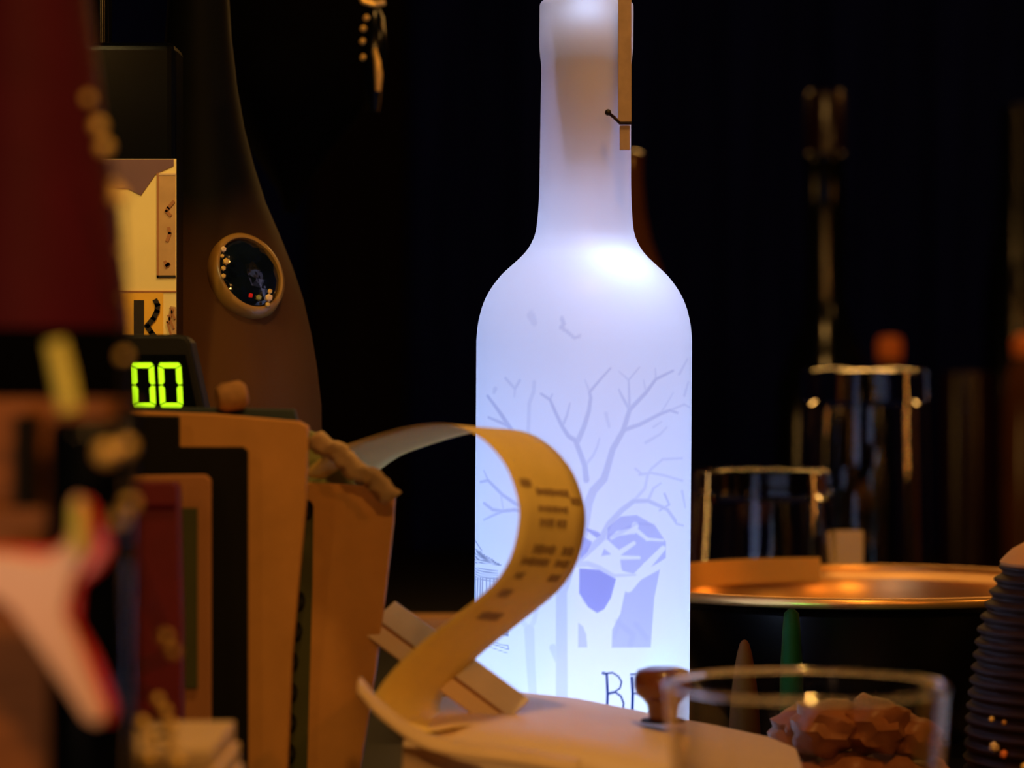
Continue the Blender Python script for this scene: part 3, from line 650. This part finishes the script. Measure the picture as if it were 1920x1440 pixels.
# upright inner band behind the rim: a removable collar
bm = bmesh.new()
Rc = .0800; n = 80; a_, b_, c_, d_ = [], [], [], []
for i in range(n+1):
    t = math.radians(94)+math.radians(90)*i/n
    for lst, rad, zz in ((a_, Rc, bz-.0055), (b_, Rc, bz+.0055), (c_, Rc-.0012, bz+.0055), (d_, Rc-.0012, bz-.0055)):
        lst.append(bm.verts.new((rad*math.cos(t), rad*math.sin(t), zz)))
for i in range(n):
    for p_, q_ in ((a_, b_), (b_, c_), (c_, d_), (d_, a_)): bm.faces.new((p_[i], p_[i+1], q_[i+1], q_[i]))
bm.faces.new((a_[0], b_[0], c_[0], d_[0])); bm.faces.new((a_[n], b_[n], c_[n], d_[n]))
obj('inner_collar', bm, M['band'], bw, smooth=True)

# a slim green vial and an amber cone added in place of reflections on the bowl's side
D = 1.02; yb = 720+CAMZ/D*F
o = obj('green_gleam', lathe([(0, 0)]+[(S(a_, D), (yb-y)*D/F) for a_, y in [(20, yb-1), (22, yb-8), (22, 1260), (19, 1220), (17, 1180), (14, 1150), (6, 1142)]]+[(0, (yb-1141)*D/F)], 32), M['greengleam'], smooth=True)
o.location = (X(1484, D), D, 0); tag(o, 'slim dark green vial added for the reflection on the metal bowl', 'gleam')
o = obj('amber_gleam', lathe([(0, 0)]+[(S(a_, D), (yb-y)*D/F) for a_, y in [(34, yb-1), (32, 1400), (26, 1310), (20, 1260), (14, 1225), (9, 1207), (5, 1201)]]+[(0, (yb-1199)*D/F)], 32), M['ambergleam'], smooth=True)
o.location = (X(1396, D), D, 0); tag(o, 'small amber brown cone added for the reflection on the metal bowl', 'cone')
# inverted glasses behind the bowl
tumbler('upturned_tumbler', 'short upturned glass behind the bowl, next to the glowing bottle', 1430, 1.315, S(150, 1.315), Z(878, 1.315), .0125, inv=True, taper=.84, t=.002)
tumbler('upturned_highball', 'tall upturned glass behind the bowl, further right', 1620, 1.43, S(128, 1.43), Z(690, 1.43), .0175, inv=True, taper=.92, t=.0025)
o = boxo('folded_card', (-S(27, 1.31), S(27, 1.31), 0, .003, 0, Z(995, 1.31)), M['cream'], bevel=.0006); o.location = (X(1592, 1.31), 1.31, 0); tag(o, 'small upright cream card between the two upturned glasses', 'card')
o = boxo('tan_box', (-S(72, 1.2), S(66, 1.2), 0, .03, 0, Z(1160, 1.2)), M['tan'], bevel=.0008); o.location = (X(826, 1.2), 1.2, 0); tag(o, 'low tan box on the counter left of the glowing bottle, behind the receipt', 'box')

# ribbed jar at the right edge
D = .93; yb = 720+CAMZ/D*F
rj = thing('ribbed_jar', 'domed dark ribbed glass jar at the right edge beside the bowl', 'jar', (X(2030, D), D, 0), rot=(0, math.radians(0), 0))
pr = [(0, yb), (200, yb), (215, 1500), (215, 1380), (205, 1280), (190, 1180), (168, 1110), (148, 1060)]
pr2 = []
pts = crom([(a, b, 0) for a, b in pr[1:]], 24)
for i, v in enumerate(pts): pr2.append((S(v.x+5.5*math.sin(v.y/24.0*2*PI), D), (yb-v.y)*D/F))
obj('ribbed_body', lathe([(0, 0)]+pr2+[(0, pr2[-1][1])], 72), M['ridge'], rj, smooth=True, sharp=math.radians(80))
obj('lid', lathe([(S(r_, D), (yb-y)*D/F) for r_, y in [(0, 1062), (150, 1062), (153, 1054), (146, 1046), (130, 1030), (100, 1014), (50, 1004), (0, 1002)]], 72), M['tan'], rj, smooth=True)
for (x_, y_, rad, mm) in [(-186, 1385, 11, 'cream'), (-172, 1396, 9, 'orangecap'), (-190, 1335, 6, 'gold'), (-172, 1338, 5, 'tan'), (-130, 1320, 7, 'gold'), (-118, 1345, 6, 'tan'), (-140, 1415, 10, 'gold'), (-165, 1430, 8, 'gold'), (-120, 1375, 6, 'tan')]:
    bm = bmesh.new(); bmesh.ops.create_icosphere(bm, subdivisions=1, radius=S(rad, D)); o = obj('sparkle_dot', bm, M[mm], rj)  # coloured dots painting the sparkles on the glass
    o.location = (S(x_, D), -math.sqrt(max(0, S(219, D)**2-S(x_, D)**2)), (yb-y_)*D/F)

# ================================================================== background bottles on the right
def bottle(name, label, px, d, pp, m, capm=None, cap=None, group=None):
    yb = 720+CAMZ/d*F
    rt = thing(name, label, 'bottle', (X(px, d), d, 0), group)
    obj('bottle_body', lathe([(0, 0)]+[(S(r_, d), max(0, (yb-y)*d/F)) for r_, y in pp], 56), m, rt, smooth=True)
    if cap: obj('cap', lathe([(S(r_, d), (yb-y)*d/F) for r_, y in cap], 40), capm, rt, smooth=True)
    return rt
bottle('wine_bottle', 'tall dark bottle with a long neck rising behind the tall upturned glass', 1547, 1.75, [(88, B_), (92, 1100), (92, 800), (88, 720), (66, 660), (46, 610), (38, 560), (36, 400), (36, 310), (40, 305), (40, 290), (34, 285), (0, 285)], M['darkglass'], M['plumbottle'], [(0, 300), (37, 300), (37, 180), (32, 172), (0, 172)])
bottle('short_bottle', 'small dark bottle with an orange cap far behind the tall glass', 1668, 2.05, [(60, B_), (64, 1000), (60, 800), (40, 740), (22, 700), (20, 676), (0, 676)], M['darkglass'], M['orangecap'], [(0, 676), (22, 676), (24, 650), (20, 632), (0, 630)])
bottle('plum_bottle', 'dark plum bottle in the shade right of the upturned glasses', 1815, 1.9, [(50, B_), (52, 900), (52, 760), (50, 700), (0, 695)], M['plumbottle'])
bottle('amber_bottle', 'brown bottle with an orange cap at the far right edge', 1940, 2.0, [(60, B_), (62, 900), (60, 760), (52, 700), (40, 672), (0, 668)], M['brownbottle'], M['orangecap'], [(0, 670), (40, 668), (42, 640), (32, 626), (0, 624)])
bottle('slim_bottle', 'dark bottle mostly hidden behind the neck of the glowing bottle', 1150, 1.45, [(90, B_), (110, 1000), (112, 700), (108, 560), (90, 500), (72, 450), (62, 400), (56, 340), (56, 300), (60, 290), (52, 284), (0, 284)], M['brownbottle'])
bottle('shadow_bottle', 'very dark bottle in deep shadow near the top right', 1905, 2.2, [(60, B_), (62, 900), (60, 560), (48, 480), (34, 400), (28, 330), (26, 200), (0, 195)], M['darkglass'])

# hanging upturned bottle at the top, with a slim glass pourer tube beside it
D = 1.3
hb = thing('hanging_bottle', 'black upside down bottle hanging at the top behind the tapered bottle', 'bottle', (X(545, D), D, Z(400, D)))
obj('bottle_body', lathe([(0, 0), (S(10, D), 0), (S(22, D), S(40, D)), (S(70, D), S(110, D)), (S(130, D), S(180, D)), (S(160, D), S(230, D)), (S(165, D), S(300, D)), (S(165, D), S(620, D)), (S(150, D), S(640, D)), (0, S(640, D))], 64), M['matteblack'], hb, smooth=True)
D = 1.2
gp = thing('glass_pendant', 'slender glass drop with amber glints hanging near the top', 'pendant', (X(702, D), D, Z(213, D)))
obj('drop', lathe([(0, 0), (S(10, D), S(3, D)), (S(15, D), S(30, D)), (S(22, D), S(80, D)), (S(23, D), S(130, D)), (S(17, D), S(180, D)), (S(8, D), S(198, D)), (0, S(198, D))], 40), M['darkglass'], gp, smooth=True)
bm = bmesh.new(); tube(bm, [(S(8, D), -S(21, D), S(40, D)), (S(9, D), -S(24, D), S(70, D)), (S(6, D), -S(26, D), S(98, D)), (S(2, D), -S(26, D), S(118, D))], [S(5, D), S(7.5, D), S(6, D), S(3, D)], 10); o = obj('amber_glint', bm, M['gold'], gp, smooth=True)  # gold pieces here and below paint the glints on the drop
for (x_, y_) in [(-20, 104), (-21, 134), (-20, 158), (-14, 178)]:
    bm = bmesh.new(); bmesh.ops.create_icosphere(bm, subdivisions=2, radius=S(6, D)); o = obj('glint_bead', bm, M['gold'], gp, smooth=True); o.location = (S(x_, D), -S(12, D), S(y_, D))
bm = bmesh.new(); tube(bm, [(0, 0, S(196, D)), (-.002, 0, S(215, D)), (0, 0, S(420, D))], .0008, 8); obj('cord', bm, M['black'], gp)
bm = bmesh.new(); tube(bm, [(S(-30, D), 0, S(232, D)), (S(-20, D), -.001, S(210, D)), (0, -.001, S(204, D)), (S(20, D), -.001, S(208, D))], .0013, 8); obj('hook', bm, M['gold'], gp)
D = 1.15
o = obj('neck_glint', lathe([(0, 0), (.0018, .0003), (.0021, .002), (.0021, .09), (0, .09)], 20), M['orangecap'], smooth=True); o.location = (X(389, D), D, Z(32, D)); tag(o, 'thin orange tube added for the highlight on the tapered bottle neck', 'tube')  # tube added for the small orange highlight on the neck

# ================================================================== out of focus foreground, left
D = .64; yb = 720+CAMZ/D*F
rb = thing('red_label_bottle', 'large out of focus dark bottle with a deep red label at the left edge', 'bottle', (X(36, D), D, 0))
pr = [(0, yb), (200, yb), (208, yb-10), (208, 900), (208, 640), (200, 560), (182, 430), (165, 300), (148, 150), (128, 0), (118, -120), (60, -260), (40, -400), (0, -400)]
obj('bottle_body', lathe(to_m(pr, D, yb), 72), M['matteblack'], rb, smooth=True)
obj('red_label', lathe([(S(prof_r(pr, y)+2, D), (yb-y)*D/F) for y in (618, 560, 500, 430, 360, 300, 220, 150, 80, 0, -60, -118)], 72), M['red'], rb, smooth=True)

# brass beads on a thread, standing in for blurred highlights
gb = bpy.data.objects.new('highlight_beads', None); C.objects.link(gb); tag(gb, 'string of brass beads added in place of blurred highlights beside the red labelled bottle', 'highlights')
beads = [(165, 185, .585, 10), (184, 236, .585, 14), (195, 276, .585, 15), (221, 368, .585, 17), (214, 346, .585, 8), (228, 470, .585, 6), (232, 560, .575, 5), (232, 668, .56, 10), (236, 838, .545, 17), (199, 850, .545, 22), (243, 945, .545, 14), (222, 972, .545, 16), (308, 1196, .62, 12), (326, 1222, .62, 10), (240, 1270, .66, 10), (296, 1312, .66, 10), (309, 1334, .66, 11), (266, 1358, .66, 15), (319, 1364, .66, 15), (281, 1388, .66, 13), (322, 1395, .66, 12), (280, 1424, .66, 15), (334, 1430, .66, 15)]
for px, py, d, r_ in beads:
    bm = bmesh.new(); bmesh.ops.create_icosphere(bm, subdivisions=3, radius=S(r_, d)); o = obj('glint_bead', bm, M['gold'], gb, smooth=True); o.location = P(px, py, d)
bm = bmesh.new(); tube(bm, crom([P(b[0], b[1], b[2]) for b in beads if b[:2] not in ((199, 850), (214, 346))][:19], 4), .0005, 6); obj('added_thread', bm, M['black'], gb)

# dark glass jar, wooden caddy, straws, star
D = .565
jar = obj('dark_jar', lathe([(0, 0), (S(70, D), 0), (S(76, D), .004), (S(76, D), Z(820, D)), (S(68, D), Z(792, D)), (S(60, D), Z(786, D)), (0, Z(786, D))], 56), M['darkglass'], smooth=True); jar.location = (X(165, D), D, 0)
tag(jar, 'black glass jar out of focus in front of the wooden caddy', 'jar')
D = .585
cad = thing('wooden_caddy', 'blurred orange wooden caddy behind the black jar at the left edge', 'caddy', (X(60, D), D, 0))
xl, xr = S(-175, D), S(172, D); zt = max(.02, Z(748, D))
boxo('back_board', (xl, xr, .018, .022, 0, zt), M['wood'], cad); boxo('front_board', (xl, xr, .0, .004, 0, Z(955, D)), M['wood'], cad)
boxo('side_board', (xl, xl+.004, .004, .018, 0, zt), M['wood'], cad); o = boxo('side_board', (xr-.001, xr, .0, .022, 0, zt-.001), M['matteblack'], cad); o['label'] = 'black side board'
boxo('divider', (S(-42, D), S(-12, D), .004, .018, 0, Z(780, D)), M['black'], cad)
D = .555
bm = bmesh.new(); tube(bm, [P(103, 640, D), P(118, 705, D), P(131, 770, D)], [.0021, .0023, .0022], 16); o = obj('yellow_straw', bm, M['yellow'], smooth=True); tag(o, 'short blurred yellow green straw end below the red label', 'straw')
D = .545
st = thing('star_ornament', 'blurred pink and red star shaped ornament at the lower left edge', 'ornament', P(60, 1110, D))
def sx(x, y): return ((x-60)*D/F, (1110-y)*D/F)
outl = [(150, 930), (166, 1000), (160, 1040), (134, 1090), (120, 1150), (150, 1220), (196, 1340), (186, 1362), (160, 1352), (80, 1230), (20, 1145), (-60, 1090), (-70, 1040), (0, 1035), (80, 1050), (122, 1020), (134, 975), (134, 935)]
bm = poly_extrude([sx(x, y) for x, y in outl], .003); obj('pink_face', bm, M['pink'], st, bevel=.0008)
cxm, cym = 70, 1110
bm = poly_extrude([sx(x+(14 if x > 60 else -8), y+(6 if y > 1110 else -10)) for x, y in [(150, 950), (176, 1010), (190, 1040), (168, 1080), (130, 1110), (124, 1165), (160, 1230), (198, 1330), (190, 1356), (164, 1346), (86, 1236), (20, 1150), (-60, 1095), (-70, 1045), (0, 1038), (80, 1042), (112, 1020), (124, 975), (134, 945)]], .003)
o = obj('red_back', bm, M['redp'], st, bevel=.0008); o.location.y = .0035
bm = bmesh.new(); tube(bm, [Vector(((150-60)*D/F, -.002, (1110-945)*D/F)), Vector(((150-60)*D/F, -.002, (1110-1035)*D/F))], .0016, 14); obj('yellow_glint', bm, M['yellow'], st, smooth=True)  # tube painting the upright yellow highlight on the star
bm = bmesh.new(); tube(bm, [P(112, 1345, .6), P(124, 1400, .6), P(130, 1470, .6)], .0012, 10); o = obj('brown_stirrer', bm, M['tan'], smooth=True); tag(o, 'dim brown stirrer stick at the bottom left', 'stirrer')

# stack of cream coasters
D = .715; ztop = Z(1372, D)-.0002; n = 9; th_ = (ztop-.006)/n
for i in range(n):
    z1 = ztop-i*th_; ex = i*9+rng.uniform(-4, 4)
    o = boxo('coaster', (S(88, D)-X(0, 0)*0, S(88, D), 0, 0, 0, 0), M['cream']) if False else None
    bm = bmesh.new(); box(bm, -S(165, D), S(165+ex/2+0, D), -.03, .03, 0, th_-.0006); o = obj('coaster', bm, M['cream'], bevel=.0006)
    o.location = (X(256, D)+S(ex/2, D), D, z1-th_); tag(o, 'cream coaster, %s of the stack at the bottom left' % ['topmost', 'second from the top', 'third from the top', 'fourth from the top', 'the middle one', 'fourth from the bottom', 'third from the bottom', 'second from the bottom', 'lowest'][i], 'coaster', 'cream coasters stacked at the bottom left')
o = boxo('coaster_tray', (-S(200, D), S(215, D), -.033, .033, 0, .0058), M['wood'], bevel=.0008); o.location = (X(262, D), D, 0); tag(o, 'wooden tray under the cream coasters', 'tray')
